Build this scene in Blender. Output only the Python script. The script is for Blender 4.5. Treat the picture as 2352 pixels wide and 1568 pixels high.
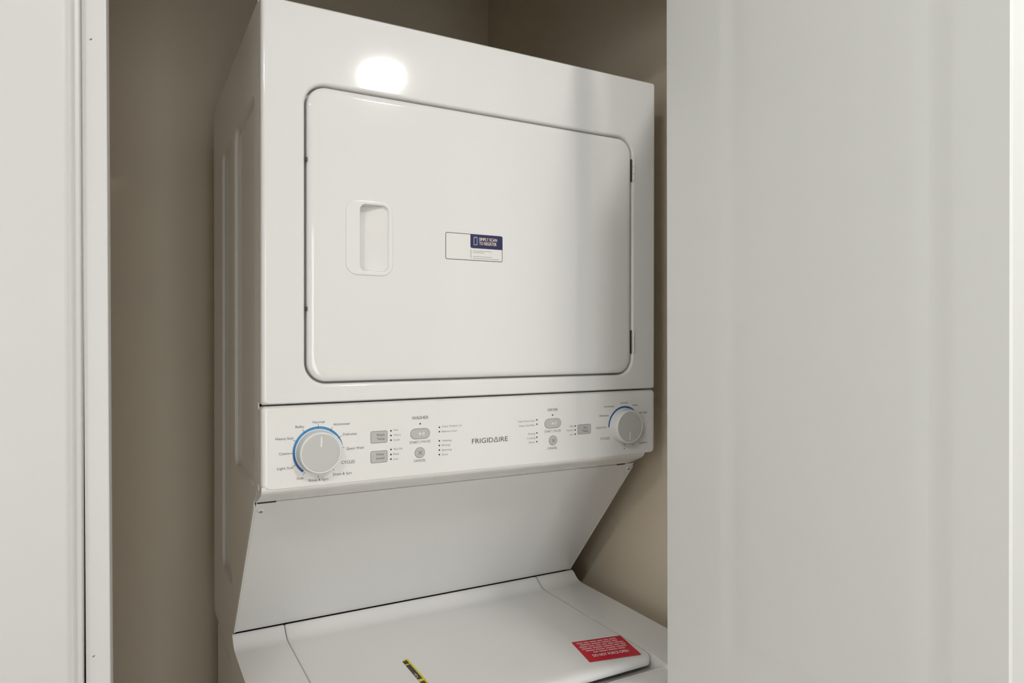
import bpy, bmesh, math, random
from mathutils import Matrix, Vector

for o in list(bpy.data.objects):
    bpy.data.objects.remove(o, do_unlink=True)
S = bpy.context.scene
C = S.collection
random.seed(4)

# ------------------------------------------------------------------ camera
cam_d = bpy.data.cameras.new('camera')
cam = bpy.data.objects.new('camera', cam_d)
C.objects.link(cam)
cam_d.sensor_width = 36.0
cam_d.lens = 1603.5 * 36.0 / 2352.0
cam_d.clip_start = 0.02
R, U, B = (0.87547326, -0.48326565, 0.00093455), (0.00121199, 0.0041294, 0.99999074), (-0.48326504, -0.87546402, 0.00420089)
cam.matrix_world = Matrix(((R[0], U[0], B[0], -0.15886), (R[1], U[1], B[1], -0.98873), (R[2], U[2], B[2], 1.45228), (0, 0, 0, 1)))
S.camera = cam

# ------------------------------------------------------------------ world, exposure
LAMP_STRENGTH = 310.0
FILL_LAMP_STRENGTH = 92.0
SKY_STRENGTH = 7.6
w = bpy.data.worlds.new('daylight'); S.world = w
w.use_nodes = True
bg = w.node_tree.nodes['Background']
bg.inputs[0].default_value = (0.945, 0.985, 1.0, 1)
bg.inputs[1].default_value = SKY_STRENGTH
S.view_settings.view_transform = 'Standard'
S.view_settings.look = 'None'
S.view_settings.gamma = 1.0
S.view_settings.use_curve_mapping = False
S.view_settings.exposure = -0.23

# ------------------------------------------------------------------ materials
def mat(name, col, rough=0.5, spec=0.5, bump=0.0, bscale=200.0, var=0.0, vscale=6.0, metal=0.0, coat=0.0):
    m = bpy.data.materials.new(name); m.use_nodes = True
    nt = m.node_tree; b = nt.nodes['Principled BSDF']
    b.inputs['Base Color'].default_value = (*col, 1)
    b.inputs['Roughness'].default_value = rough
    b.inputs['Specular IOR Level'].default_value = spec
    b.inputs['Metallic'].default_value = metal
    if coat:
        b.inputs['Coat Weight'].default_value = coat; b.inputs['Coat Roughness'].default_value = 0.04
    tc = nt.nodes.new('ShaderNodeTexCoord')
    if var:
        n = nt.nodes.new('ShaderNodeTexNoise'); n.inputs['Scale'].default_value = vscale; n.inputs['Detail'].default_value = 3
        nt.links.new(tc.outputs['Object'], n.inputs['Vector'])
        mx = nt.nodes.new('ShaderNodeMixRGB'); mx.blend_type = 'MIX'
        mx.inputs[1].default_value = (*[c * (1 - var) for c in col], 1)
        mx.inputs[2].default_value = (*[min(1, c * (1 + var)) for c in col], 1)
        nt.links.new(n.outputs['Fac'], mx.inputs[0]); nt.links.new(mx.outputs[0], b.inputs['Base Color'])
    if bump:
        n2 = nt.nodes.new('ShaderNodeTexNoise'); n2.inputs['Scale'].default_value = bscale; n2.inputs['Detail'].default_value = 2
        nt.links.new(tc.outputs['Object'], n2.inputs['Vector'])
        bp = nt.nodes.new('ShaderNodeBump'); bp.inputs['Strength'].default_value = bump; bp.inputs['Distance'].default_value = 0.001
        nt.links.new(n2.outputs['Fac'], bp.inputs['Height']); nt.links.new(bp.outputs[0], b.inputs['Normal'])
    return m

M = {
    'enamel': mat('white_enamel', (0.83, 0.825, 0.81), 0.075, 0.5),
    'plastic': mat('white_plastic', (0.85, 0.84, 0.82), 0.16, 0.5),
    'knob': mat('knob_white', (0.80, 0.80, 0.79), 0.25),
    'grey': mat('button_grey', (0.52, 0.52, 0.50), 0.35),
    'disc': mat('knob_face_grey', (0.56, 0.56, 0.54), 0.35),
    'ink': mat('ink_grey', (0.075, 0.075, 0.075), 0.5),
    'ink_light': mat('ink_light_grey', (0.21, 0.21, 0.21), 0.5),
    'led': mat('led_dark', (0.012, 0.012, 0.012), 0.3),
    'dark': mat('dark_cavity', (0.03, 0.03, 0.03), 0.7),  # near black for shade in gaps and wells, and for the feet
    'steel': mat('zinc_steel', (0.62, 0.62, 0.60), 0.3, metal=1.0),
    'paper': mat('label_paper', (0.82, 0.81, 0.78), 0.45),
    'navy': mat('label_navy', (0.017, 0.018, 0.085), 0.4),
    'cream': mat('label_cream', (0.80, 0.70, 0.58), 0.5),
    'lightblue': mat('label_light_blue', (0.55, 0.60, 0.78), 0.5),
    'border': mat('label_border', (0.09, 0.085, 0.08), 0.5),
    'faint': mat('label_fine_print', (0.45, 0.45, 0.43), 0.5),
    'red': mat('label_red', (0.60, 0.007, 0.032), 0.35),
    'pink': mat('label_pink', (0.85, 0.42, 0.43), 0.4),
    'yellow': mat('label_yellow', (0.72, 0.62, 0.02), 0.4),
    'brown': mat('label_black', (0.022, 0.014, 0.006), 0.4),
    'wall': mat('greige_wall', (0.79, 0.69, 0.54), 0.75, 0.25, bump=0.35, bscale=420, var=0.03),
    'roomwall': mat('room_wall', (0.74, 0.72, 0.68), 0.7, 0.25, bump=0.3, bscale=420, var=0.02),
    'ceiling': mat('ceiling_white', (0.82, 0.81, 0.79), 0.8, 0.2, bump=0.3, bscale=300),
    'trim': mat('trim_white', (0.66, 0.655, 0.645), 0.38, 0.4, bump=0.04, bscale=60),
    'door': mat('door_white', (0.69, 0.70, 0.69), 0.36, 0.4, bump=0.05, bscale=500),
    'floor': mat('floor_wood', (0.50, 0.42, 0.33), 0.4, 0.4, var=0.12, vscale=14),
    'glass': None,
}

def arc_material():
    m = bpy.data.materials.new('dial_blue'); m.use_nodes = True
    nt = m.node_tree; b = nt.nodes['Principled BSDF']
    tc = nt.nodes.new('ShaderNodeTexCoord'); sp = nt.nodes.new('ShaderNodeSeparateXYZ')
    nt.links.new(tc.outputs['Generated'], sp.inputs[0])
    r = nt.nodes.new('ShaderNodeValToRGB')
    r.color_ramp.elements[0].position = 0.1; r.color_ramp.elements[0].color = (0.004, 0.075, 0.25, 1)
    r.color_ramp.elements[1].position = 0.75; r.color_ramp.elements[1].color = (0.03, 0.24, 0.52, 1)
    nt.links.new(sp.outputs['Z'], r.inputs[0]); nt.links.new(r.outputs[0], b.inputs['Base Color'])
    b.inputs['Roughness'].default_value = 0.4
    return m
M['blue_washer'] = arc_material()
M['blue_dryer'] = mat('dial_blue_dark', (0.006, 0.10, 0.34), 0.4)

def emission(name, col, s):
    m = bpy.data.materials.new(name); m.use_nodes = True
    nt = m.node_tree; nt.nodes.clear()
    e = nt.nodes.new('ShaderNodeEmission'); e.inputs[0].default_value = (*col, 1); e.inputs[1].default_value = s
    o = nt.nodes.new('ShaderNodeOutputMaterial'); nt.links.new(e.outputs[0], o.inputs[0])
    return m

def glass_material():
    m = bpy.data.materials.new('window_glass'); m.use_nodes = True
    nt = m.node_tree; nt.nodes.clear()
    t = nt.nodes.new('ShaderNodeBsdfTransparent'); g = nt.nodes.new('ShaderNodeBsdfGlossy'); g.inputs['Roughness'].default_value = 0.0
    f = nt.nodes.new('ShaderNodeFresnel'); mx = nt.nodes.new('ShaderNodeMixShader')
    o = nt.nodes.new('ShaderNodeOutputMaterial')
    nt.links.new(f.outputs[0], mx.inputs[0]); nt.links.new(t.outputs[0], mx.inputs[1]); nt.links.new(g.outputs[0], mx.inputs[2])
    nt.links.new(mx.outputs[0], o.inputs[0])
    return m
M['glass'] = glass_material()

# ------------------------------------------------------------------ helpers
def obj(name, bm, m, parent=None, smooth=True, angle=35):
    bmesh.ops.remove_doubles(bm, verts=bm.verts, dist=1e-6)
    bmesh.ops.recalc_face_normals(bm, faces=bm.faces)
    me = bpy.data.meshes.new(name); bm.to_mesh(me); bm.free()
    if smooth:
        for p in me.polygons: p.use_smooth = True
        me.set_sharp_from_angle(angle=math.radians(angle))
    if m: me.materials.append(M[m] if isinstance(m, str) else m)
    o = bpy.data.objects.new(name, me); C.objects.link(o)
    if parent: o.parent = parent
    if smooth:
        wn = o.modifiers.new('weighted_normals', 'WEIGHTED_NORMAL'); wn.mode = 'FACE_AREA'; wn.weight = 80; wn.keep_sharp = True
    return o

def thing(name, loc=(0, 0, 0)):
    o = bpy.data.objects.new(name, None); C.objects.link(o); o.location = loc; o.empty_display_size = 0.1
    return o

def tag(o, label=None, cat=None, kind=None, group=None):
    if label: o['label'] = label
    if cat: o['category'] = cat
    if kind: o['kind'] = kind
    if group: o['group'] = group
    return o

def box(bm, x0, x1, y0, y1, z0, z1):
    v = [bm.verts.new(p) for p in ((x0, y0, z0), (x1, y0, z0), (x1, y1, z0), (x0, y1, z0), (x0, y0, z1), (x1, y0, z1), (x1, y1, z1), (x0, y1, z1))]
    for f in ((0, 3, 2, 1), (4, 5, 6, 7), (0, 1, 5, 4), (1, 2, 6, 5), (2, 3, 7, 6), (3, 0, 4, 7)): bm.faces.new([v[i] for i in f])
    return v

def bevel(bm, w, seg=2):
    bmesh.ops.bevel(bm, geom=bm.edges[:], offset=w, segments=seg, profile=0.5, affect='EDGES')

def rrect(x0, x1, z0, z1, r, n=8):
    """rounded rectangle outline, counter-clockwise from lower right"""
    r = max(1e-5, min(r, (x1 - x0) / 2 - 1e-6, (z1 - z0) / 2 - 1e-6)); out = []
    for cx, cz, a0 in ((x1 - r, z0 + r, -90), (x1 - r, z1 - r, 0), (x0 + r, z1 - r, 90), (x0 + r, z0 + r, 180)):
        for k in range(n + 1):
            a = math.radians(a0 + 90.0 * k / n); out.append((cx + r * math.cos(a), cz + r * math.sin(a)))
    return out

def ring(bm, pts):
    return [bm.verts.new(p) for p in pts]

def loft(bm, rings, cap0=False, cap1=False):
    for a, b in zip(rings[:-1], rings[1:]):
        n = len(a)
        for i in range(n):
            bm.faces.new((a[i], a[(i + 1) % n], b[(i + 1) % n], b[i]))
    if cap0: bm.faces.new(rings[0])
    if cap1: bm.faces.new(rings[-1])

def fill_between(bm, outer, holes):
    es = []
    for lp in [outer] + holes:
        for i in range(len(lp)):
            a, b = lp[i], lp[(i + 1) % len(lp)]
            e = bm.edges.get((a, b)) or bm.edges.new((a, b)); es.append(e)
    bmesh.ops.triangle_fill(bm, use_beauty=True, use_dissolve=False, edges=es)

def XZ(pts, y): return [(p[0], y, p[1]) for p in pts]

def extrude_profile(bm, prof, x0, x1):
    """closed profile of (y,z) swept along x"""
    a = ring(bm, [(x0, p[0], p[1]) for p in prof]); b = ring(bm, [(x1, p[0], p[1]) for p in prof])
    loft(bm, [a, b], True, True)

def lathe_y(bm, prof, cx, cz, n=48, cap=True):
    """rings of (radius, y) about an axis along y"""
    rs = [ring(bm, [(cx + r * math.cos(2 * math.pi * k / n), y, cz + r * math.sin(2 * math.pi * k / n)) for k in range(n)]) for r, y in prof]
    loft(bm, rs, False, cap)

def tag_struct(o, label, cat='wall'):
    return tag(o, label, cat, 'structure')

# ------------------------------------------------------------------ dimensions
W, TOP = 0.686, 1.918
SEAM = 1.3612
CEIL = 2.44
XL, XR, YB = -0.215, 0.765, 0.83          # closet inside
YO, YI = -0.20, -0.085                     # closet front wall, room face and inner face
JL, JR, HEAD = -0.1742, 0.740, 2.06        # opening
RX0, RX1, RY0 = -1.7, 2.0, -3.3            # room

# ------------------------------------------------------------------ room shell
def slab(name, dims, m, label, cat='wall'):
    bm = bmesh.new(); box(bm, *dims)
    return tag_struct(obj(name, bm, m, smooth=False), label, cat)

slab('floor', (RX0 - 0.1, RX1 + 0.1, RY0 - 0.1, YB + 0.1, -0.05, 0.0), 'floor', 'brown wood floor of the room and closet', 'floor')
slab('ceiling', (RX0 - 0.1, RX1 + 0.1, RY0 - 0.1, YB + 0.1, CEIL, CEIL + 0.05), 'ceiling', 'flat white ceiling over room and closet', 'ceiling')
slab('wall_back', (XL - 0.1, XR + 0.1, YB, YB + 0.1, 0, CEIL), 'wall', 'taupe painted back wall of the closet behind the machine')
slab('wall_left', (XL - 0.1, XL, YI, YB, 0, CEIL), 'wall', 'taupe painted left side wall inside the closet')
slab('wall_right', (XR, XR + 0.1, YI, YB, 0, CEIL), 'wall', 'taupe painted right side wall inside the closet')
slab('wall_front_left', (RX0, JL - 0.021, YO + 0.002, YI, 0, CEIL), 'roomwall', 'room wall left of the closet opening')
slab('wall_front_right', (JR + 0.021, RX1, YO + 0.002, YI, 0, CEIL), 'roomwall', 'room wall right of the closet opening')
slab('wall_front_header', (JL - 0.021, JR + 0.021, YO + 0.002, YI, HEAD + 0.021, CEIL), 'roomwall', 'room wall above the closet opening')
slab('wall_room_right', (RX1, RX1 + 0.1, RY0, YI, 0, CEIL), 'roomwall', 'room wall to the right behind the camera')
# left and back room walls hold windows added to light the closet
def window(name, label, loc, rz, width, height, mullions):
    win = tag_struct(thing(name, loc), label, 'window'); win.rotation_euler = (0, 0, rz)
    hw = width / 2
    bm = bmesh.new()
    for a in [(-hw, hw, 0, 0.045), (-hw, hw, height - 0.045, height), (-hw, -hw + 0.045, 0.045, height - 0.045), (hw - 0.045, hw, 0.045, height - 0.045)] + [(m - 0.02, m + 0.02, 0.045, height - 0.045) for m in mullions]:
        box(bm, a[0], a[1], -0.03, 0.03, a[2], a[3])
    obj('window_frame', bm, 'trim', win, smooth=False)
    ed = [-hw + 0.045] + [q for m in mullions for q in (m - 0.02, m + 0.02)] + [hw - 0.045]
    for k in range(0, len(ed), 2):
        bm = bmesh.new(); box(bm, ed[k], ed[k + 1], -0.003, 0.003, 0.045, height - 0.045)
        obj('pane', bm, 'glass', win, smooth=False)
    ld = bpy.data.lights.new('daylight_portal', 'AREA'); ld.shape = 'RECTANGLE'; ld.size = width; ld.size_y = height; ld.cycles.is_portal = True
    lo = bpy.data.objects.new('daylight_portal', ld); C.objects.link(lo); lo.parent = win
    lo.location = (0, 0.04, height / 2); lo.rotation_euler = (math.radians(90), 0, 0)   # faces +y, into the room
    return win

bm = bmesh.new()
wy0, wy1, wz0, wz1 = -2.75, -1.45, 1.05, 2.15
box(bm, RX0 - 0.1, RX0, RY0, wy0, 0, CEIL); box(bm, RX0 - 0.1, RX0, wy1, YI, 0, CEIL)
box(bm, RX0 - 0.1, RX0, wy0, wy1, 0, wz0); box(bm, RX0 - 0.1, RX0, wy0, wy1, wz1, CEIL)
tag_struct(obj('wall_room_left', bm, 'roomwall', smooth=False), 'room wall to the left behind the camera with a small added window')
window('fill_window_1', 'white framed sliding window added in the left room wall for fill daylight', (RX0 - 0.05, (wy0 + wy1) / 2, wz0), math.radians(-90), wy1 - wy0, wz1 - wz0, [0.0])  # unseen window, added and sized to brighten the right side of the closet
bm = bmesh.new()
vx0, vx1, vz0, vz1 = -0.48, 0.36, 0.10, 2.15
box(bm, RX0, vx0, RY0 - 0.1, RY0, 0, CEIL); box(bm, vx1, RX1, RY0 - 0.1, RY0, 0, CEIL)
box(bm, vx0, vx1, RY0 - 0.1, RY0, 0, vz0); box(bm, vx0, vx1, RY0 - 0.1, RY0, vz1, CEIL)
tag_struct(obj('wall_room_back', bm, 'roomwall', smooth=False), 'room wall behind the camera with a tall added window')
window('fill_window_2', 'tall white framed window added behind the camera to send daylight into the closet', ((vx0 + vx1) / 2, RY0 - 0.05, vz0), 0.0, vx1 - vx0, vz1 - vz0, [0.0])  # unseen window, added to throw light onto the closet back wall

# ------------------------------------------------------------------ trim of the opening
def lean(bm, k, z0=1.45):
    for v in bm.verts: v.co.x += k * (z0 - v.co.z)

bm = bmesh.new()      # left jamb
prof = [(JL, YI), (JL, YO + 0.002), (JL - 0.0006, YO + 0.0006), (JL - 0.002, YO), (-0.1949, YO), (-0.1949, YI)]
zs = [0.0, 0.5, 1.0, 1.5, 2.0, HEAD + 0.021]
rs = [ring(bm, [(p[0], p[1], z) for p in prof]) for z in zs]
loft(bm, rs, True, True); lean(bm, 0.0042)
jamb = tag_struct(obj('trim_1', bm, 'trim'), 'narrow white left jamb edge of the closet opening', 'door jamb')
for zz, xx in ((1.741, -0.1889), (1.1435, -0.1872)):
    bm = bmesh.new(); lathe_y(bm, [(0.0012, YO - 0.0002), (0.0009, YO - 0.0006), (0.0003, YO - 0.0006)], 0, 0, 10)
    for v in bm.verts: v.co.x = v.co.x * 0.8 + v.co.z * 0.5 + xx; v.co.z = v.co.z * 0.8 + zz
    tag(obj('nail_mark', bm, 'ink_light', jamb), 'small dark nail mark')

bm = bmesh.new()      # left casing with beaded inner edge, a hairline gap to the jamb that opens downwards
cp = [(-0.1958, 0.0), (-0.1958, -0.0085), (-0.1963, -0.0105), (-0.1975, -0.0115), (-0.1995, -0.0115), (-0.2008, -0.0125), (-0.2022, -0.0150), (-0.2040, -0.0160),
      (-0.2058, -0.0152), (-0.2072, -0.0138), (-0.2100, -0.0130), (-0.2400, -0.0128), (-0.2700, -0.0130), (-0.2760, -0.0150), (-0.2790, -0.0150), (-0.2800, -0.0135), (-0.2800, 0.0)]
zs = [0.0, 0.4, 0.8, 1.0, 1.2, 1.4, 1.6, 1.8, 2.0, HEAD + 0.09]
rs = []
for z in zs:
    g = 0.0009 * max(0.0, min(1.0, (1.85 - z) / 0.7))
    rs.append(ring(bm, [(p[0] - g, YO + 0.002 + p[1], z) for p in cp]))
loft(bm, rs, True, True); lean(bm, 0.0042)
tag_struct(obj('trim_2', bm, 'trim', angle=50), 'wide white beaded door casing left of the closet opening', 'door casing')
bm = bmesh.new(); box(bm, JR, JR + 0.0208, YO, YI, 0, HEAD + 0.0208)
tag_struct(obj('trim_3', bm, 'trim', smooth=False), 'white right jamb of the closet opening behind the folding door', 'door jamb')
bm = bmesh.new(); box(bm, JL - 0.0, JR, YO, YI, HEAD, HEAD + 0.0208)
tag_struct(obj('trim_4', bm, 'trim', smooth=False), 'white head jamb above the closet opening', 'door jamb')
bm = bmesh.new(); box(bm, JR + 0.0212, JR + 0.10, YO - 0.012, YO + 0.002, 0, HEAD + 0.09); bevel(bm, 0.003)
tag_struct(obj('trim_5', bm, 'trim'), 'white casing right of the closet opening', 'door casing')
bm = bmesh.new(); box(bm, -0.19, JR + 0.0208, YO - 0.012, YO + 0.002, HEAD + 0.0212, HEAD + 0.09); bevel(bm, 0.003)
tag_struct(obj('trim_6', bm, 'trim'), 'white head casing over the closet opening', 'door casing')

# ------------------------------------------------------------------ folding closet door
DT, DZ0, DZ1 = 0.035, 0.012, 1.985
t = 0.06
F0 = Vector((0.5225, -0.2145, 0.0)); dirn = Vector((t, -1, 0)).normalized(); nrm = Vector((1, t, 0)).normalized()
def make_leaf(name, origin, along, normal, width, parent, bevels=(0.0955, 0.389), s_in=(0.143, 0.3475), panels=((0.10, 0.86), (1.018, 1.92))):
    """slab with moulded raised panels on its face; s runs along the leaf, depth d goes into it"""
    P = lambda s, d, z: origin + along * s + normal * d + Vector((0, 0, z))
    bm = bmesh.new()
    outer = ring(bm, [P(a, 0, b) for a, b in rrect(0.002, width - 0.002, DZ0 + 0.002, DZ1 - 0.002, 0.0005, 1)])
    o2 = ring(bm, [P(a, 0.002, b) for a, b in rrect(0, width, DZ0, DZ1, 0.0005, 1)])
    o3 = ring(bm, [P(a, DT, b) for a, b in rrect(0, width, DZ0, DZ1, 0.0005, 1)])
    loft(bm, [outer, o2, o3], False, True)
    holes = []; fields = []
    for z0, z1 in panels:
        s0, s1 = bevels; f0, f1 = s_in
        zi0, zi1 = z0 + (f0 - s0), z1 - (s1 - f1)
        def lp(k, d):
            return ring(bm, [P(a, d, b) for a, b in rrect(s0 + (f0 - s0) * k, s1 + (f1 - s1) * k, z0 + (zi0 - z0) * k, z1 + (zi1 - z1) * k, 0.004, 3)])
        h = lp(0, 0)
        loft(bm, [h, lp(0.10, 0.0002), lp(0.30, 0.0010), lp(0.45, 0.0015), lp(0.58, 0.0015), lp(0.62, 0.0014)])
        holes.append(h); fields.append((s0, s1, z0, z1, f0, f1, zi0, zi1))
    fill_between(bm, outer, holes)
    for v in bm.verts: v.co.x += 0.0042 * (1.45 - v.co.z)
    lf = obj(name, bm, 'door', parent, angle=25)
    for s0, s1, z0, z1, f0, f1, zi0, zi1 in fields:
        bm = bmesh.new()
        def lp(k, d):
            return ring(bm, [P(a, d, b) for a, b in rrect(s0 + (f0 - s0) * k, s1 + (f1 - s1) * k, z0 + (zi0 - z0) * k, z1 + (zi1 - z1) * k, 0.003, 3)])
        loft(bm, [lp(0.62, 0.0020), lp(0.62, 0.0013), lp(0.78, 0.0009), lp(0.94, 0.0005), lp(1.0, 0.0004)], True, True)
        for v in bm.verts: v.co.x += 0.0042 * (1.45 - v.co.z)
        obj('raised_panel', bm, 'door', lf, angle=25)
    return lf

door = tag_struct(thing('door_1', (0, 0, 0)), 'white folding closet door with raised panels folded open on the right', 'door')
wid = 0.4375
make_leaf('door_leaf', F0, dirn, nrm, wid, door)
apex = F0 + dirn * wid + nrm * (DT + 0.003)
tgt = Vector((JR - 0.012 - DT, -0.20, 0)); d2 = (apex - tgt); w2 = d2.length - 0.004; d2.normalize(); n2 = Vector((-d2.y, d2.x, 0))
make_leaf('door_leaf', tgt, d2, n2, w2, door, bevels=(0.06, w2 - 0.06), s_in=(0.10, w2 - 0.10))
for hz in (0.30, 1.0, 1.72):
    bm = bmesh.new()
    c = apex - nrm * 0.0015 + dirn * 0.004
    a = [ring(bm, [(c.x + 0.0042 * (1.45 - hz) + 0.004 * math.cos(k * math.pi / 6), c.y + 0.004 * math.sin(k * math.pi / 6), z) for k in range(12)]) for z in (hz - 0.035, hz + 0.035)]
    loft(bm, a, True, True)
    obj('fold_hinge', bm, 'steel', door)
for p in (F0 + dirn * 0.02 + nrm * DT / 2, tgt + d2 * 0.02 + n2 * DT / 2):
    bm = bmesh.new()
    a = [ring(bm, [(p.x + 0.005 * math.cos(k * math.pi / 6), p.y + 0.005 * math.sin(k * math.pi / 6), z) for k in range(12)]) for z in (DZ1 - 0.01, HEAD)]
    loft(bm, a, True, True)
    obj('pivot_pin', bm, 'steel', door)
bm = bmesh.new()
p = tgt + d2 * 0.02 + n2 * DT / 2
a = [ring(bm, [(p.x + 0.006 + 0.005 * math.cos(k * math.pi / 6), p.y + 0.005 * math.sin(k * math.pi / 6), z) for k in range(12)]) for z in (0.0, DZ0 + 0.02)]
loft(bm, a, True, True)
obj('pivot_pin', bm, 'steel', door)

# ------------------------------------------------------------------ ceiling lamp
def lathe_z(bm, prof, n=64, cap0=True, cap1=True):
    rs = [ring(bm, [(r * math.cos(2 * math.pi * k / n), r * math.sin(2 * math.pi * k / n), z) for k in range(n)]) for r, z in prof]
    loft(bm, rs, cap0, cap1)

def ceiling_lamp(pos, rd, strength, label):
    lx, ly, drop = pos
    lamp = tag(thing('ceiling_lamp', (lx, ly, CEIL)), label, 'ceiling lamp', group='ceiling lamps behind the camera')
    bm = bmesh.new()
    lathe_z(bm, [(rd * 0.9, 0.0), (rd * 0.9, -0.03), (rd + 0.015, -0.04), (rd + 0.016, -drop + 0.020), (rd + 0.006, -drop + 0.012), (rd - 0.004, -drop + 0.012)])
    obj('lamp_base', bm, 'trim', lamp)
    bm = bmesh.new()
    pr = [(rd - 0.004, -drop + 0.0115), (rd - 0.001, -drop + 0.004), (rd, -drop - 0.006)]
    for k in range(1, 15):
        q = k / 15 * math.pi / 2; pr.append((rd * math.cos(q), -drop - 0.006 - rd * 0.32 * math.sin(q)))
    pr.append((0.004, -drop - 0.006 - rd * 0.32))
    lathe_z(bm, pr)
    obj('lamp_dome', bm, emission('lamp_glow', (1.0, 0.975, 0.945), strength), lamp)
    return lamp
ceiling_lamp((0.605, -1.32, 0.094), 0.058, LAMP_STRENGTH, 'small round flush ceiling lamp with glowing white dome near the folding door')
ceiling_lamp((-0.80, -1.25, 0.085), 0.10, FILL_LAMP_STRENGTH, 'larger round flush ceiling lamp with glowing white dome added left of the camera as fill light')  # unseen fill lamp, added to lift the lid, deck and right wall

# ------------------------------------------------------------------ stacked washer and dryer
mach = tag(thing('laundry_center', (0, 0, 0)), 'white stacked washer and dryer with control panel between them in the closet', 'washer dryer')

# side sheets with pressed recesses
def side_sheet(xo, sgn, name):
    """xo: outer plane, sgn: direction towards the inside"""
    bm = bmesh.new()
    prof = [(0.0235, TOP), (0.578, TOP), (0.578, 0.905), (0.566, 0.889), (0.287, 0.889), (0.287, 0.944), (0.066, 1.2135), (0.0605, 1.2200), (0.0490, 1.2262), (0.0405, 1.2372), (0.0235, 1.2418)]
    a = ring(bm, [(xo, y, z) for y, z in prof])
    b = ring(bm, [(xo + sgn * 0.0015, y, z) for y, z in prof])
    loft(bm, [a, b])
    holes = []
    for (y0, y1, z0, z1) in ((0.052, 0.262, 1.238, 1.800), (0.300, 0.436, 1.022, 1.800)):
        L = lambda k, d: ring(bm, [(xo + sgn * d, yy, zz) for yy, zz in rrect(y0 + k, y1 - k, z0 + k, z1 - k, 0.022 - k * 0.5, 6)])
        h = L(0, 0); loft(bm, [h, L(0.0006, 0.0003), L(0.0014, 0.0013), L(0.0034, 0.0042), L(0.0046, 0.0052), L(0.0065, 0.0055)], False, True); holes.append(h)
    fill_between(bm, a, holes)
    return obj(name, bm, 'enamel', mach, angle=40)
side_sheet(0.0, 1, 'side_panel'); side_sheet(W, -1, 'side_panel')
bm = bmesh.new(); box(bm, 0.0015, W - 0.0015, 0.0235, 0.5775, TOP - 0.002, TOP - 0.0002)
obj('top_panel', bm, 'enamel', mach, smooth=False)
bm = bmesh.new(); box(bm, 0.002, W - 0.002, 0.574, 0.577, 0.895, TOP - 0.003)
obj('back_panel', bm, 'enamel', mach, smooth=False)

# dryer front with the door opening
HX0, HX1, HZ0, HZ1, HR = 0.0585, 0.6320, 1.3885, 1.8085, 0.030
bm = bmesh.new()
fo = [ring(bm, XZ(rrect(0 + k, W - k, SEAM + min(k, 0.0025), TOP - min(k, 0.0035), 0.004, 3), y)) for k, y in ((0.0065, 0.0), (0.0030, 0.0010), (0.0009, 0.0033), (0.0, 0.0068), (0.0, 0.0225))]
loft(bm, fo)
hl = [ring(bm, XZ(rrect(HX0 - k, HX1 + k, HZ0 - k, HZ1 + k, HR + k, 10), y)) for k, y in ((0.0050, 0.0), (0.0026, 0.0008), (0.0009, 0.0028), (0.0, 0.006), (0.0, 0.0215))]
loft(bm, hl)
fill_between(bm, fo[0], [hl[0]])
obj('dryer_front', bm, 'enamel', mach, angle=40)
bm = bmesh.new(); box(bm, 0.03, W - 0.03, 0.0222, 0.0232, SEAM + 0.01, TOP - 0.03)
obj('front_liner', bm, 'plastic', mach, smooth=False)

# dryer door with a handle pocket
G = 0.0028
bm = bmesh.new()
dl = [ring(bm, XZ(rrect(HX0 + G + k, HX1 - G - k, HZ0 + G + k, HZ1 - G - k, HR - G - k * 0.5, 10), y)) for k, y in ((0.0, 0.0215), (0.0, 0.0040), (0.0008, 0.0016), (0.0028, -0.0002), (0.0060, -0.0012), (0.0100, -0.0016))]
loft(bm, dl)
PX0, PX1, PZ0, PZ1 = 0.1352, 0.1785, 1.5495, 1.6465
hole = ring(bm, XZ(rrect(PX0 - 0.004, PX1 + 0.004, PZ0 - 0.004, PZ1 + 0.004, 0.012, 6), -0.0016))
fill_between(bm, dl[-1], [hole])
ddoor = obj('dryer_door', bm, 'enamel', mach, angle=40)
bm = bmesh.new()
ol = [ring(bm, XZ(rrect(0.1150 + k, 0.1852 - k, 1.5435 + k, 1.6520 - k, 0.017 - k * 0.5, 8), y)) for k, y in ((0.0, -0.0014), (0.0, -0.0022), (0.0006, -0.0029), (0.0016, -0.0031))]
loft(bm, ol)
pk = []
for kk, y in ((-0.0006, -0.0031), (0.0, -0.0027), (0.0003, -0.0018)):
    pk.append(ring(bm, XZ(rrect(PX0 + kk, PX1 - kk, PZ0 + kk, PZ1 - kk, 0.009, 8), y)))
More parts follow.
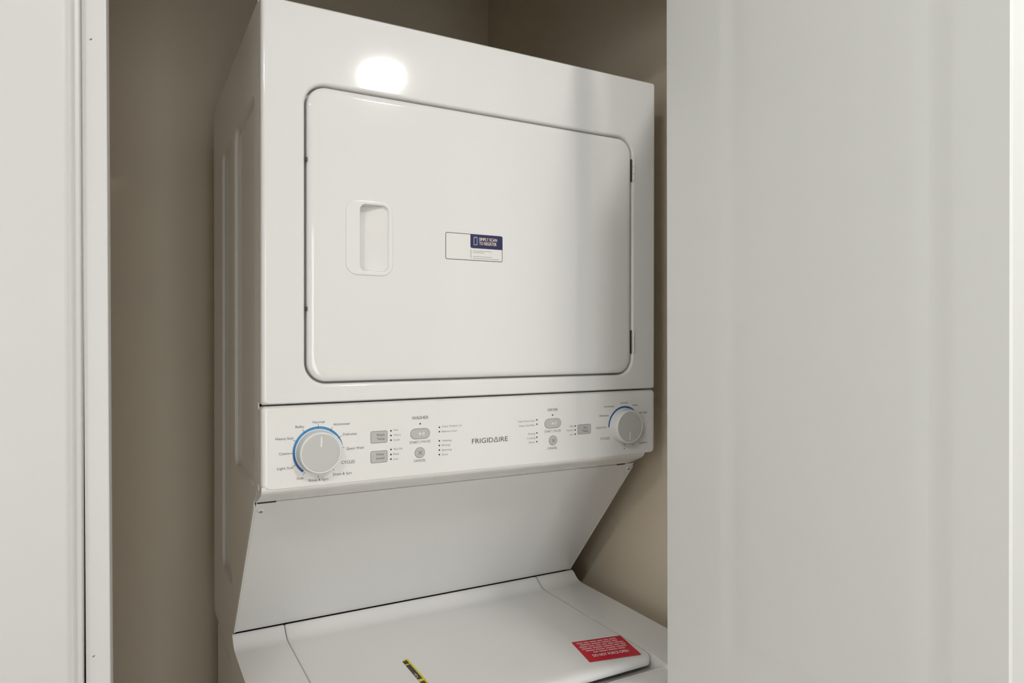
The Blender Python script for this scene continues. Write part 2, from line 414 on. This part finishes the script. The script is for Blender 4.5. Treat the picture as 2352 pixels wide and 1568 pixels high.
# the floor of the pocket is deepest under the grip on the left and rises to the right
fl = lambda x: 0.0205 - 0.0200 * max(0.0, min(1.0, (x - PX0 - 0.002) / (PX1 - PX0 - 0.008)))
pk.append(ring(bm, [(p[0], fl(p[0]), p[1]) for p in rrect(PX0 - 0.003, PX1 - 0.0030, PZ0 + 0.0010, PZ1 - 0.0010, 0.008, 8)]))
loft(bm, pk)
bmesh.ops.triangle_fill(bm, use_beauty=True, edges=[bm.edges.get((pk[-1][i], pk[-1][(i + 1) % len(pk[-1])])) for i in range(len(pk[-1]))])
fill_between(bm, ol[-1], [pk[0]])
obj('door_handle', bm, 'plastic', ddoor, angle=40)
for z0, z1 in ((1.7335, 1.7715), (1.4265, 1.4660)):
    bm = bmesh.new()
    for k in range(3):
        a0 = z0 + (z1 - z0) * k / 3 + 0.0004; a1 = z0 + (z1 - z0) * (k + 1) / 3 - 0.0004
        a = [ring(bm, [(0.6345 + 0.0021 * math.cos(j * math.pi / 6), -0.0008 + 0.0021 * math.sin(j * math.pi / 6), z) for j in range(12)]) for z in (a0, a1)]
        loft(bm, a, True, True)
    hg = obj('door_hinge', bm, 'plastic', ddoor)
    bm = bmesh.new(); box(bm, HX1 - G + 0.0002, HX1 - 0.0002, 0.0012, 0.006, z0 - 0.001, z1 + 0.001)  # solid dark strip in place of the shade in the gap
    tag(obj('hinge_gap_shade', bm, 'dark', ddoor, smooth=False), 'dark strip painted as shade in the gap beside the hinge')
for z in (1.7017, 1.4934):
    bm = bmesh.new(); box(bm, HX0 + 0.0012, HX0 + 0.0034, 0.0004, 0.006, z - 0.003, z + 0.003); bevel(bm, 0.0005, 1)
    tag(obj('door_catch', bm, 'ink', ddoor), 'small dark catch in the door gap')

# control panel
CZ1, CZ0 = SEAM - 0.0016, 1.2455
bm = bmesh.new()
rs = []
for k, y in ((0.0075, 0.0), (0.0034, 0.0009), (0.0010, 0.0032), (0.0, 0.0068), (0.0, 0.0225)):
    rs.append(ring(bm, XZ(rrect(k, W - k, CZ0 - 0.0 + min(k, 0.001), CZ1 - min(k, 0.0025), 0.007, 5), y)))
loft(bm, rs, True, False)
pr = [(0.0010, CZ0 + 0.004), (0.0010, CZ0 + 0.0004), (0.0022, CZ0 - 0.0030), (0.0060, CZ0 - 0.0068), (0.0140, CZ0 - 0.0112), (0.0280, CZ0 - 0.0172), (0.0500, CZ0 - 0.0258), (0.0545, CZ0 - 0.0268), (0.058, CZ0 - 0.0245), (0.058, CZ0 + 0.004)]
extrude_profile(bm, pr, 0.0006, W - 0.0240)
panel = obj('control_panel', bm, 'plastic', mach, angle=40)

YP = -0.00025
def flat(name, pts, m, parent, y=YP, th=0.0002):
    bm = bmesh.new()
    a = ring(bm, XZ(pts, y)); b = ring(bm, XZ(pts, y + th)); loft(bm, [a, b], True, True)
    return obj(name, bm, m, parent, smooth=False)

def arc_pts(cx, cz, a0, a1, r_in, r_out, n=48):
    o = []; i = []
    for k in range(n + 1):
        f = k / n; a = math.radians(a0 + (a1 - a0) * f)
        o.append((cx + r_out(f) * math.cos(a), cz + r_out(f) * math.sin(a))); i.append((cx + r_in(f) * math.cos(a), cz + r_in(f) * math.sin(a)))
    return o, i

def arc(name, cx, cz, a0, a1, r_in, r_out, m, n=48):
    bm = bmesh.new(); o, i = arc_pts(cx, cz, a0, a1, r_in, r_out, n)
    for y in (YP,):
        vo = ring(bm, XZ(o, y)); vi = ring(bm, XZ(i, y))
        for k in range(n): bm.faces.new((vo[k], vo[k + 1], vi[k + 1], vi[k]))
    return obj(name, bm, m, panel, smooth=False)

KL = (0.0764, 1.2937); KR = (0.6150, 1.2975)
tag(arc('dial_arc', KL[0], KL[1], 8, 232, lambda f: 0.0350 - 0.0033 * min(1, f / 0.18), lambda f: 0.0352, 'blue_washer'), 'blue printed cycle arc')
tag(arc('dial_arc', KR[0], KR[1], 52, 180, lambda f: 0.0352 - 0.0036 * min(1, 0.35 + f / 0.25) * (1.0 - 0.3 * f), lambda f: 0.0352, 'blue_dryer'), 'dark blue printed cycle arc')
def tick(cx, cz, ang, r0, r1, wd=0.0006, m='ink'):
    a = math.radians(ang); c, s = math.cos(a), math.sin(a)
    pts = [(cx + r * c - q * wd / 2 * s, cz + r * s + q * wd / 2 * c) for r, q in ((r0, -1), (r1, -1), (r1, 1), (r0, 1))]
    flat('dial_tick', pts, m, panel, YP - 0.00012, 0.0001)
for ang in (90, 124, 152, 180, 208, 59, 31):
    tick(*KL, ang, 0.0318, 0.0385)
for ang, r0, r1 in ((5, 0.0345, 0.0370), (236, 0.0322, 0.0375), (270, 0.0335, 0.0365), (308, 0.0335, 0.0365)):
    tick(*KL, ang, r0, r1)
for ang in (90, 122, 152, 180, 62):
    tick(*KR, ang, 0.0322, 0.0366, m='ink_light')
for ang in (270, 292, 28, 330):
    tick(*KR, ang, 0.0318, 0.0365, m='ink_light')
flat('dial_mark', rrect(KR[0] - 0.0011, KR[0] + 0.0007, 1.2560, 1.2585, 0.0008, 4), 'ink_light', panel)
flat('dial_mark', rrect(0.6345, 0.6365, 1.2610, 1.2630, 0.0009, 4), 'ink_light', panel)

def knob(cx, cz, ang, label):
    bm = bmesh.new()
    lathe_y(bm, [(0.0306, 0.0002), (0.0304, -0.0012), (0.0297, -0.0022), (0.0292, -0.010), (0.0288, -0.0155), (0.0283, -0.0168), (0.0275, -0.0175), (0.0266, -0.0174), (0.0262, -0.0168)], cx, cz, 64)
    kb = tag(obj('cycle_knob', bm, 'knob', mach, angle=50), label)
    bm = bmesh.new(); lathe_y(bm, [(0.0262, -0.0167), (0.0258, -0.0172), (0.0250, -0.0173)], cx, cz, 64)
    tag(obj('knob_face', bm, 'disc', kb, angle=50), 'flat grey knob face')
    a = math.radians(ang); c, s = math.cos(a), math.sin(a)
    pts = [(cx + r * c - q * 0.0011 * s, cz + r * s + q * 0.0011 * c) for r, q in ((0.0085, -1), (0.0225, -1), (0.0225, 1), (0.0085, 1))]
    tag(flat('pointer', pts, 'paper', kb, -0.0176, 0.0003), 'white pointer line')
knob(*KL, 89, 'washer cycle knob with grey face, pointer up')
knob(*KR, 266, 'dryer cycle knob with grey face, pointer down')

def button(pts_fn, label, y0=-0.0009):
    """raised grey key on a grey plate painted as the shaded gap around it"""
    bm = bmesh.new()
    a = ring(bm, XZ(pts_fn(0.0006), -0.00015)); b = ring(bm, XZ(pts_fn(0.0006), 0.0003)); loft(bm, [a, b], True, True)
    obj('button_gap_shade', bm, 'ink_light', panel, smooth=False)  # flat grey plate imitates the shade around the key
    bm = bmesh.new()
    loft(bm, [ring(bm, XZ(pts_fn(0), 0.0)), ring(bm, XZ(pts_fn(0), -0.0004)), ring(bm, XZ(pts_fn(-0.0004), y0))], True, True)
    return tag(obj('button', bm, 'grey', panel, angle=30), label)
button(lambda k: rrect(0.1524 - k, 0.1768 + k, 1.2997 - k, 1.3163 + k, 0.0018 + k, 4), 'grey wash temperature button')
button(lambda k: rrect(0.1524 - k, 0.1768 + k, 1.2709 - k, 1.2872 + k, 0.0018 + k, 4), 'grey water level button')
button(lambda k: rrect(0.5155 - k, 0.5420 + k, 1.2893 - k, 1.3047 + k, 0.0016 + k, 4), 'grey dry temperature button')
button(lambda k: rrect(0.2136 - k, 0.2440 + k, 1.3012 - k, 1.3162 + k, 0.0074 + k, 8), 'grey pill-shaped washer start button')
button(lambda k: rrect(0.4494 - k, 0.4808 + k, 1.3030 - k, 1.3182 + k, 0.0075 + k, 8), 'grey pill-shaped dryer start button')
button(lambda k: rrect(0.2206 - k, 0.2358 + k, 1.2725 - k, 1.2877 + k, 0.0075 + k, 8), 'round grey washer cancel button')
button(lambda k: rrect(0.4578 - k, 0.4730 + k, 1.2744 - k, 1.2896 + k, 0.0075 + k, 8), 'round grey dryer cancel button')
for cx, cz in ((0.2284, 1.2800), (0.4656, 1.2820)):
    bm = bmesh.new()
    for s in (1, -1):
        for y in (-0.0011,):
            r, q = 0.0042, 0.0003; c = math.cos(math.radians(45 * s)); n = math.sin(math.radians(45 * s))
            bm.faces.new(ring(bm, XZ([(cx + u * c - v * n, cz + u * n + v * c) for u, v in ((-r, -q), (r, -q), (r, q), (-r, q))], y - 0.00005 * s)))
    obj('cancel_cross', bm, 'ink', panel, smooth=False)
for cx, cz in ((0.2216, 1.3087), (0.4576, 1.3106)):     # faint play and pause signs on the start keys
    bm = bmesh.new()
    bm.faces.new(ring(bm, XZ([(cx + 0.005, cz - 0.0026), (cx + 0.0088, cz), (cx + 0.005, cz + 0.0026)], -0.00105)))
    for q in (0.0104, 0.0124): bm.faces.new(ring(bm, XZ([(cx + q, cz - 0.0026), (cx + q + 0.0011, cz - 0.0026), (cx + q + 0.0011, cz + 0.0026), (cx + q, cz + 0.0026)], -0.00105)))
    obj('start_sign', bm, 'plastic', panel, smooth=False)

for x, zl in ((0.1828, (1.3159, 1.3089, 1.3021, 1.2883, 1.2809, 1.2741)), (0.2600, (1.3164, 1.3097, 1.2957, 1.2886, 1.2816, 1.2746)), (0.2287, (1.3236,)),
              (0.4339, (1.3181, 1.3110, 1.2966, 1.2894, 1.2822)), (0.5099, (1.3035, 1.2967, 1.2896)), (0.4645, (1.3246,))):
    for z in zl:
        bm = bmesh.new(); lathe_y(bm, [(0.00125, 0.0001), (0.00125, -0.0002), (0.0009, -0.0005)], x, z, 12)
        obj('indicator_light', bm, 'led', panel)

# lettering
TEXT = []   # (string, x0, x1, z, cap height, material, parent, y, rotation)
def text(s, x0, x1, z, cap, m='ink', parent=None, y=YP, bold=0.0): TEXT.append((s, x0, x1, z, cap, m, parent, y, bold))
small = 0.0029
for s, a, b, z in (('Normal', 0.0690, 0.0850, 1.3350), ('Bulky', 0.0452, 0.0570, 1.3299), ('Heavy Soil', 0.0186, 0.0418, 1.3148), ('Colors', 0.0234, 0.0371, 1.2941), ('Light Soil', 0.0209, 0.0415, 1.2741),
                   ('Soak', 0.0468, 0.0567, 1.2585), ('Rinse & Spin', 0.0632, 0.0903, 1.2541), ('Drain & Spin', 0.0972, 0.1242, 1.2595), ('Quick Wash', 0.1163, 0.1419, 1.2946),
                   ('Delicates', 0.1116, 0.1312, 1.3154), ('Activewear', 0.0977, 0.1216, 1.3305)):
    text(s, a, b, z, 0.0034, 'ink', panel)
for s, a, b, z in (('Hot', 0.1869, 0.1936, 1.3169), ('Warm', 0.1869, 0.1979, 1.3094), ('Cold', 0.1864, 0.1957, 1.3021), ('Max Fill', 0.1869, 0.2001, 1.2885), ('Med', 0.1864, 0.1947, 1.2812), ('Low', 0.1864, 0.1940, 1.2740),
                   ('Close Washer Lid', 0.2643, 0.2973, 1.3174), ('Balance Load', 0.2643, 0.2887, 1.3098), ('Washing', 0.2647, 0.2801, 1.2955), ('Rinsing', 0.2643, 0.2777, 1.2887), ('Spinning', 0.2643, 0.2805, 1.2814), ('Done', 0.2643, 0.2739, 1.2743),
                   ('Clean Dryer Duct', 0.3980, 0.4304, 1.3172), ('Clean Lint Filter', 0.4000, 0.4304, 1.3099), ('Drying', 0.4173, 0.4304, 1.2960), ('Cooling', 0.4152, 0.4304, 1.2889), ('Done', 0.4189, 0.4300, 1.2818),
                   ('High', 0.4984, 0.5061, 1.3039), ('Medium', 0.4931, 0.5064, 1.2968), ('Low', 0.4990, 0.5061, 1.2894)):
    text(s, a, b, z, 0.0027, 'ink_light', panel)
for s, a, b, z in (('Activewear', 0.5702, 0.5929, 1.3336), ('Normal', 0.6062, 0.6217, 1.3386), ('Bulky', 0.6341, 0.6454, 1.3335), ('Air Fluff', 0.6484, 0.6661, 1.3191), ('Delicates', 0.5609, 0.5806, 1.3181), ('Quick Dry', 0.5535, 0.5759, 1.2975), ('Timed Dry', 0.6473, 0.6665, 1.2648)):
    text(s, a, b, z, 0.0031, 'ink', panel)
for s, a, b, z, c in (('WASHER', 0.2154, 0.2421, 1.3328, 0.0047), ('DRYER', 0.4550, 0.4747, 1.3334, 0.0044), ('CYCLES', 0.1090, 0.1286, 1.2753, 0.0042), ('CYCLES', 0.5628, 0.5825, 1.2780, 0.0040), ('CANCEL', 0.2187, 0.2377, 1.2684, 0.0036), ('CANCEL', 0.4542, 0.4737, 1.2694, 0.0036)):
    text(s, a, b, z, c, 'ink', panel)
text('START', 0.2121, 0.2262, 1.2962, 0.0037, 'ink', panel); text('| PAUSE', 0.2282, 0.2452, 1.2965, 0.0037, 'ink_light', panel)
text('START', 0.4488, 0.4622, 1.2976, 0.0037, 'ink', panel); text('| PAUSE', 0.4640, 0.4809, 1.2979, 0.0037, 'ink_light', panel)
for s, a, b, z in (('Wash', 0.1603, 0.1726, 1.3111), ('Temp', 0.1609, 0.1728, 1.3055), ('Water', 0.1596, 0.1726, 1.2828), ('Level', 0.1603, 0.1722, 1.2772), ('Dry', 0.5270, 0.5343, 1.2997), ('Temp', 0.5243, 0.5365, 1.2942)):
    text(s, a, b, z, 0.0035, 'ink', panel, -0.0011)
text('FRIGID\u0394IRE', 0.3153, 0.3791, 1.2910, 0.0076, 'ink', panel)

# registration sticker on the dryer door (its scan code is left blank)
YD = -0.00175
SX0, SX1, SZ0, SZ1 = 0.2692, 0.3684, 1.5742, 1.6157
lab = tag(flat('registration_label', rrect(SX0, SX1, SZ0, SZ1, 0.0030, 6), 'border', mach, YD - 0.00005, 0.0001), 'white and navy registration sticker on the dryer door')
flat('label_paper', rrect(SX0 + 0.0010, SX1 - 0.0010, SZ0 + 0.0010, SZ1 - 0.0010, 0.0022, 6), 'paper', lab, YD - 0.00016, 0.0001)
nx0, nz0 = SX0 + 0.0422, SZ0 + 0.0195
pts = [p for p in rrect(nx0, SX1, nz0, SZ1, 0.003, 6)]
flat('navy_block', [(nx0, SZ1), (nx0, nz0 + 0.003)] + [(nx0 + 0.003 - 0.003 * math.cos(a * math.pi / 12), nz0 + 0.003 - 0.003 * math.sin(a * math.pi / 12)) for a in range(1, 7)] + [(SX1, nz0)] + [(SX1 - 0.003 + 0.003 * math.cos(a * math.pi / 12), SZ1 - 0.003 + 0.003 * math.sin(a * math.pi / 12)) for a in range(0, 7)], 'navy', lab, YD - 0.00027, 0.0001)
bm = bmesh.new()
a = ring(bm, XZ(rrect(nx0 + 0.0058, nx0 + 0.0120, nz0 + 0.0050, nz0 + 0.0178, 0.0012, 4), YD - 0.0004)); b = ring(bm, XZ(rrect(nx0 + 0.0066, nx0 + 0.0112, nz0 + 0.0058, nz0 + 0.0170, 0.0008, 4), YD - 0.0004))
loft(bm, [a, b])
bm.faces.new(ring(bm, XZ([(nx0 + 0.0078, nz0 + 0.0164), (nx0 + 0.0100, nz0 + 0.0164), (nx0 + 0.0100, nz0 + 0.0172), (nx0 + 0.0078, nz0 + 0.0172)], YD - 0.0004)))
obj('phone_icon', bm, 'lightblue', lab, smooth=False)
text('SIMPLY SCAN', nx0 + 0.0152, nx0 + 0.0470, nz0 + 0.0148, 0.0047, 'cream', lab, YD - 0.0004, 0.006)
text('TO REGISTER', nx0 + 0.0152, nx0 + 0.0462, nz0 + 0.0082, 0.0047, 'cream', lab, YD - 0.0004, 0.006)
for k, (z, a, b) in enumerate(((0.0155, 0.0465, 0.0800), (0.0128, 0.0465, 0.0670), (0.0066, 0.0465, 0.0800), (0.0036, 0.0465, 0.0935))):
    flat('fine_print', rrect(SX0 + a, SX0 + b, SZ0 + z - 0.0005, SZ0 + z + 0.0005, 0.0002, 1), 'faint', lab, YD - 0.00027, 0.0001)
flat('fine_print', rrect(SX0 + 0.0425, SX0 + 0.0438, SZ0 + 0.0035, SZ0 + 0.0170, 0.0002, 1), 'faint', lab, YD - 0.00027, 0.0001)

# slanted access panel
A0 = Vector((0, 0.0585, 1.2165)); A1 = Vector((0, 0.2800, 0.9492)); ad = (A1 - A0).normalized(); an = Vector((0, -ad.z, ad.y)); an = an if an.y < 0 else -an
bm = bmesh.new()
L = (A1 - A0).length
def AP(x, s, d): return Vector((x, 0, 0)) + A0 + ad * s + an * d
prof = [(0.0, -0.004), (0.0, 0.0), (L - 0.004, 0.0), (L - 0.0012, -0.0010), (L, -0.0045)]
a = ring(bm, [AP(0.0030, s, d) for s, d in prof]); b = ring(bm, [AP(W - 0.0030, s, d) for s, d in prof])
for i in range(len(prof) - 1): bm.faces.new((a[i], b[i], b[i + 1], a[i + 1]))
bm.faces.new(a); bm.faces.new(b)
acc = obj('access_panel', bm, 'enamel', mach, angle=30)
for x, s in ((0.0105, 0.0170), (W - 0.0095, 0.0130)):
    bm = bmesh.new()
    for r0, d0, r1, d1 in ((0.0055, 0.0002, 0.0050, 0.0012), (0.0050, 0.0012, 0.0030, 0.0022), (0.0030, 0.0022, 0.0006, 0.0024)):
        q = []
        for r, d in ((r0, d0), (r1, d1)):
            q.append(ring(bm, [AP(x + r * math.cos(k * math.pi / 10), s + r * math.sin(k * math.pi / 10), d) for k in range(20)]))
        loft(bm, q)
    sc = obj('screw', bm, 'enamel', acc)
    bm = bmesh.new()
    for u, v in ((0.0030, 0.0005), (0.0005, 0.0030)):
        bm.faces.new(ring(bm, [AP(x + p, s + q, 0.00265) for p, q in ((-u, -v), (u, -v), (u, v), (-u, v))]))
    obj('screw_slot', bm, 'dark', mach, smooth=False).parent = acc
# narrow front flange of each side sheet along the slant
for x0, x1 in ((0.0002, 0.0026), (W - 0.0026, W - 0.0002)):
    bm = bmesh.new()
    q = [ring(bm, [AP(x, s, d) for x, d in ((x0, 0.0008), (x1, 0.0008), (x1, -0.008), (x0, -0.008))]) for s in (0.008, L - 0.003)]
    loft(bm, q, True, True)
    obj('side_flange', bm, 'enamel', mach, smooth=False)
for x0, x1 in ((0.004, 0.030), (W - 0.042, W - 0.024)):
    bm = bmesh.new(); q = [ring(bm, [AP(x, s, d) for x, d in ((x0, 0.0004), (x1, 0.0004), (x1, -0.003), (x0, -0.003))]) for s in (-0.0022, 0.0010)]
    loft(bm, q, True, True); obj('slot_shade', bm, 'dark', mach, smooth=False)  # dark bars stand in for shade under the bevel ends
bm = bmesh.new(); box(bm, 0.004, W - 0.004, 0.292, 0.30, 0.90, 1.20)
obj('gap_shade_sheet', bm, 'dark', mach, smooth=False)  # dark sheet put in as shade behind the gap above the deck

# washer top: deck and lid share a rear rise that meets the access panel
ZW = 0.933
def top_profile(front):
    pr = [(0.2850, 0.9385), (0.2835, 0.9440), (0.2805, 0.9482), (0.2765, 0.9496), (0.2725, 0.9488), (0.2680, 0.9462), (0.2625, 0.9418), (0.2570, 0.9380), (0.2510, 0.9351), (0.2440, 0.9336), (0.2350, ZW), (0.10, ZW + 0.0006)]
    return pr + front
deck_front = [(-0.090, ZW), (-0.104, 0.9322), (-0.130, 0.9300), (-0.145, 0.9255), (-0.155, 0.9180), (-0.1610, 0.9070), (-0.1630, 0.8900), (-0.1630, 0.8750)]
def strip_between(bm, x0, x1, pr, thick_z):
    top0 = ring(bm, [(x0, y, z) for y, z in pr]); top1 = ring(bm, [(x1, y, z) for y, z in pr])
    for i in range(len(pr) - 1): bm.faces.new((top0[i], top1[i], top1[i + 1], top0[i + 1]))
    b0 = [bm.verts.new((x0, pr[0][0], thick_z)), bm.verts.new((x0, pr[-1][0], thick_z))]
    b1 = [bm.verts.new((x1, pr[0][0], thick_z)), bm.verts.new((x1, pr[-1][0], thick_z))]
    bm.faces.new(top0 + [b0[1], b0[0]]); bm.faces.new(top1 + [b1[1], b1[0]])
    bm.faces.new((top0[0], top1[0], b1[0], b0[0])); bm.faces.new((top0[-1], top1[-1], b1[1], b0[1]))
LX0, LX1, LY = 0.0832, 0.5978, -0.1015
bm = bmesh.new()
strip_between(bm, -0.003, LX0 - 0.0014, top_profile(deck_front), 0.872)
strip_between(bm, LX1 + 0.0014, W + 0.003, top_profile(deck_front), 0.872)
fr = [(LY + 0.030, 0.9060), (LY + 0.008, 0.9095), (-0.108, 0.9140), (-0.116, 0.9205), (-0.122, 0.9228), (-0.133, 0.9235), (-0.146, 0.9205), (-0.155, 0.9150), (-0.1605, 0.9060), (-0.1630, 0.8900), (-0.1630, 0.8750)]
strip_between(bm, LX0 - 0.0014, LX1 + 0.0014, fr, 0.872)
deck = obj('washer_deck', bm, 'enamel', mach, angle=32)
bm = bmesh.new(); box(bm, LX0 - 0.001, LX1 + 0.001, LY + 0.030, 0.284, 0.872, 0.905)  # solid dark block in place of the shaded well
tag(obj('tub_shade_block', bm, 'dark', mach, smooth=False), 'dark block painted as shade in the well under the lid')
bm = bmesh.new(); box(bm, 0.445, 0.463, -0.1310, -0.1200, 0.9215, 0.9241)
tag(obj('lid_latch', bm, 'grey', mach, smooth=False), 'small grey latch plate in front of the lid')

# lid with rounded sides and a rolled front lip
bm = bmesh.new()
lp = top_profile([(-0.040, ZW + 0.0004), (-0.080, ZW - 0.0002), (-0.090, 0.9322), (-0.0965, 0.9300), (-0.1000, 0.9265), (-0.1012, 0.9225), (-0.1000, 0.9190), (-0.0960, 0.9175)])
cols = []
nx = [(0.0, -0.0040, 0.0), (0.0006, -0.0014, 0.001), (0.002, -0.0003, 0.003), (0.0045, 0.0, 0.006), (0.010, 0.0, 0.010), (0.016, 0.0, 0.0115)]
def lid_col(x, dz, inset):
    out = []
    for y, z in lp:
        if y < -0.085: yy = y + (0.0115 - inset) * min(1, (-0.085 - y) / 0.016) * 0.9
        else: yy = y
        out.append((x, yy, z + dz))
    return ring(bm, out)
for dx, dz, ins in nx: cols.append(lid_col(LX0 + dx, dz, ins))
for dx, dz, ins in reversed(nx): cols.append(lid_col(LX1 - dx, dz, ins))
for a, b in zip(cols[:-1], cols[1:]):
    for i in range(len(a) - 1): bm.faces.new((a[i], b[i], b[i + 1], a[i + 1]))
for c in (cols[0], cols[-1]):
    x = c[0].co.x
    bm.faces.new(c + [bm.verts.new((x, -0.085, 0.9175)), bm.verts.new((x, 0.283, 0.9175))])
lid = obj('washer_lid', bm, 'enamel', mach, angle=40)

# washer body, mostly below the picture
bm = bmesh.new(); box(bm, 0.004, W - 0.004, -0.1590, 0.555, 0.075, 0.872); bevel(bm, 0.006)
obj('washer_cabinet', bm, 'enamel', mach)
for sx in (0, 1):
    xo = 0.004 if sx == 0 else W - 0.004; sg = 1 if sx else -1
    bm = bmesh.new()
    L_ = lambda k, d: ring(bm, [(xo + sg * d, yy, zz) for yy, zz in rrect(0.02 + k, 0.46 - k, 0.20 + k, 0.80 - k, 0.03 - k * 0.5, 6)])
    loft(bm, [L_(0, -0.0002), L_(0.003, 0.0012), L_(0.009, 0.0028), L_(0.014, 0.0030)], False, True)
    obj('pressed_panel', bm, 'enamel', mach)
bm = bmesh.new(); box(bm, 0.012, W - 0.012, 0.287, 0.560, 0.872, 0.890)
obj('spacer_rail', bm, 'enamel', mach, smooth=False)
bm = bmesh.new(); box(bm, 0.02, W - 0.02, -0.140, 0.540, 0.03, 0.075)
obj('toe_kick', bm, 'plastic', mach, smooth=False)
for x in (0.06, W - 0.06):
    for y in (-0.10, 0.50):
        bm = bmesh.new(); rs = [ring(bm, [(x + r * math.cos(k * math.pi / 8), y + r * math.sin(k * math.pi / 8), z) for k in range(16)]) for r, z in ((0.024, 0.0), (0.024, 0.012), (0.010, 0.016), (0.010, 0.031))]
        loft(bm, rs, True, True); obj('levelling_foot', bm, 'dark', mach)

# red warning sticker near the front right corner of the lid
rc = math.cos(math.radians(-11)); rn = math.sin(math.radians(-11)); ox, oy = 0.5433, -0.0425
def RL(u, v, z): return (ox + u * rc - v * rn, oy + u * rn + v * rc, z)
def flat_top(name, quad, m, parent, z, fn):
    bm = bmesh.new(); a = ring(bm, [fn(u, v, z) for u, v in quad]); b = ring(bm, [fn(u, v, z - 0.00012) for u, v in quad]); loft(bm, [a, b], True, True)
    return obj(name, bm, m, parent, smooth=False)
rw, rh = 0.0462, 0.0380
red = tag(flat_top('warning_label', [(-rw, -rh), (rw, -rh), (rw, rh), (-rw, rh)], 'red', mach, ZW + 0.0009, RL), 'red warning sticker with white lines on the lid corner')
rows = [(0.0300, -0.040, 0.034), (0.0225, -0.037, 0.034), (0.0150, -0.041, 0.040), (0.0075, -0.040, 0.040), (0.0000, -0.036, 0.040), (-0.0075, -0.026, 0.032)]
for v, a, b in rows:
    bm = bmesh.new(); u = a
    while u < b - 0.004:
        ln = random.uniform(0.008, 0.020); e = min(b, u + ln)
        bm.faces.new(ring(bm, [RL(p, q, ZW + 0.00105) for p, q in ((u, v - 0.0023), (e, v - 0.0023), (e, v + 0.0023), (u, v + 0.0023))])); u = e + 0.0018
    obj('printed_line', bm, 'pink', red, smooth=False)

# yellow strip label on the lid
YLX = 0.2335
def YL(u, v, z): return (YLX + u, v, z)
strip = tag(flat_top('strip_label', [(-0.0056, -0.060), (0.0056, -0.060), (0.0056, 0.079), (0.0020, 0.083), (-0.0056, 0.076)], 'yellow', mach, ZW + 0.0009, YL), 'narrow yellow and black strip label on the lid')
for v0, v1 in ((0.0640, 0.0765), (0.0080, 0.0610), (-0.040, 0.0010)):
    flat_top('black_block', [(-0.0056, v0), (0.0022, v0 - 0.0004), (0.0022, v1), (-0.0056, v1 - 0.002)], 'brown', strip, ZW + 0.00105, YL)
bm = bmesh.new()
for q in (((-0.0030, 0.0300), (-0.0022, 0.0300), (-0.0010, 0.0180), (-0.0020, 0.0180)), ((-0.0052, 0.0235), (-0.0020, 0.0225), (-0.0020, 0.0205), (-0.0052, 0.0215)), ((-0.0045, 0.0165), (-0.0030, 0.0165), (-0.0030, 0.0130), (-0.0045, 0.0130))):
    bm.faces.new(ring(bm, [YL(u, v, ZW + 0.0012) for u, v in q]))
obj('printed_mark', bm, 'cream', strip, smooth=False)

# ------------------------------------------------------------------ turn lettering into meshes
tmp = []
for (s, x0, x1, z, cap, m, parent, y, bold) in TEXT:
    cu = bpy.data.curves.new('lettering', 'FONT'); cu.body = s; cu.size = 1.0; cu.offset = bold * 3; cu.resolution_u = 3
    o = bpy.data.objects.new('lettering_source', cu); C.objects.link(o); tmp.append(o)
cu = bpy.data.curves.new('lettering', 'FONT'); cu.body = 'H'; cu.size = 1.0
ref = bpy.data.objects.new('lettering_source', cu); C.objects.link(ref)
# the bold last line of the red sticker
cu = bpy.data.curves.new('lettering', 'FONT'); cu.body = 'DO NOT FORCE OPEN'; cu.size = 1.0; cu.offset = 0.02
last = bpy.data.objects.new('lettering_source', cu); C.objects.link(last)
dg = bpy.context.evaluated_depsgraph_get()
def grab(o): return bpy.data.meshes.new_from_object(o.evaluated_get(dg))
caph = max(v.co.y for v in grab(ref).vertices)
for o, (s, x0, x1, z, cap, m, parent, y, bold) in zip(tmp, TEXT):
    me = grab(o); me.name = 'lettering'
    xs = [v.co.x for v in me.vertices]; a, b = min(xs), max(xs)
    fx = (x1 - x0) / (b - a); fz = cap / caph
    for v in me.vertices:
        u, q = v.co.x, v.co.y
        v.co = (x0 + (u - a) * fx, y, z + (q - caph / 2) * fz)
    me.materials.clear(); me.materials.append(M[m])
    n = bpy.data.objects.new('lettering', me); C.objects.link(n); n.parent = parent
me = grab(last); me.name = 'lettering'
xs = [v.co.x for v in me.vertices]; a, b = min(xs), max(xs)
for v in me.vertices:
    u, q = v.co.x, v.co.y
    v.co = RL(-0.032 + (u - a) / (b - a) * 0.064, -0.0195 + (q - caph / 2) * 0.0080 / caph, ZW + 0.00106)
me.materials.clear(); me.materials.append(M['paper'])
n = bpy.data.objects.new('lettering', me); C.objects.link(n); n.parent = red
for o in tmp + [ref, last]: bpy.data.objects.remove(o, do_unlink=True)
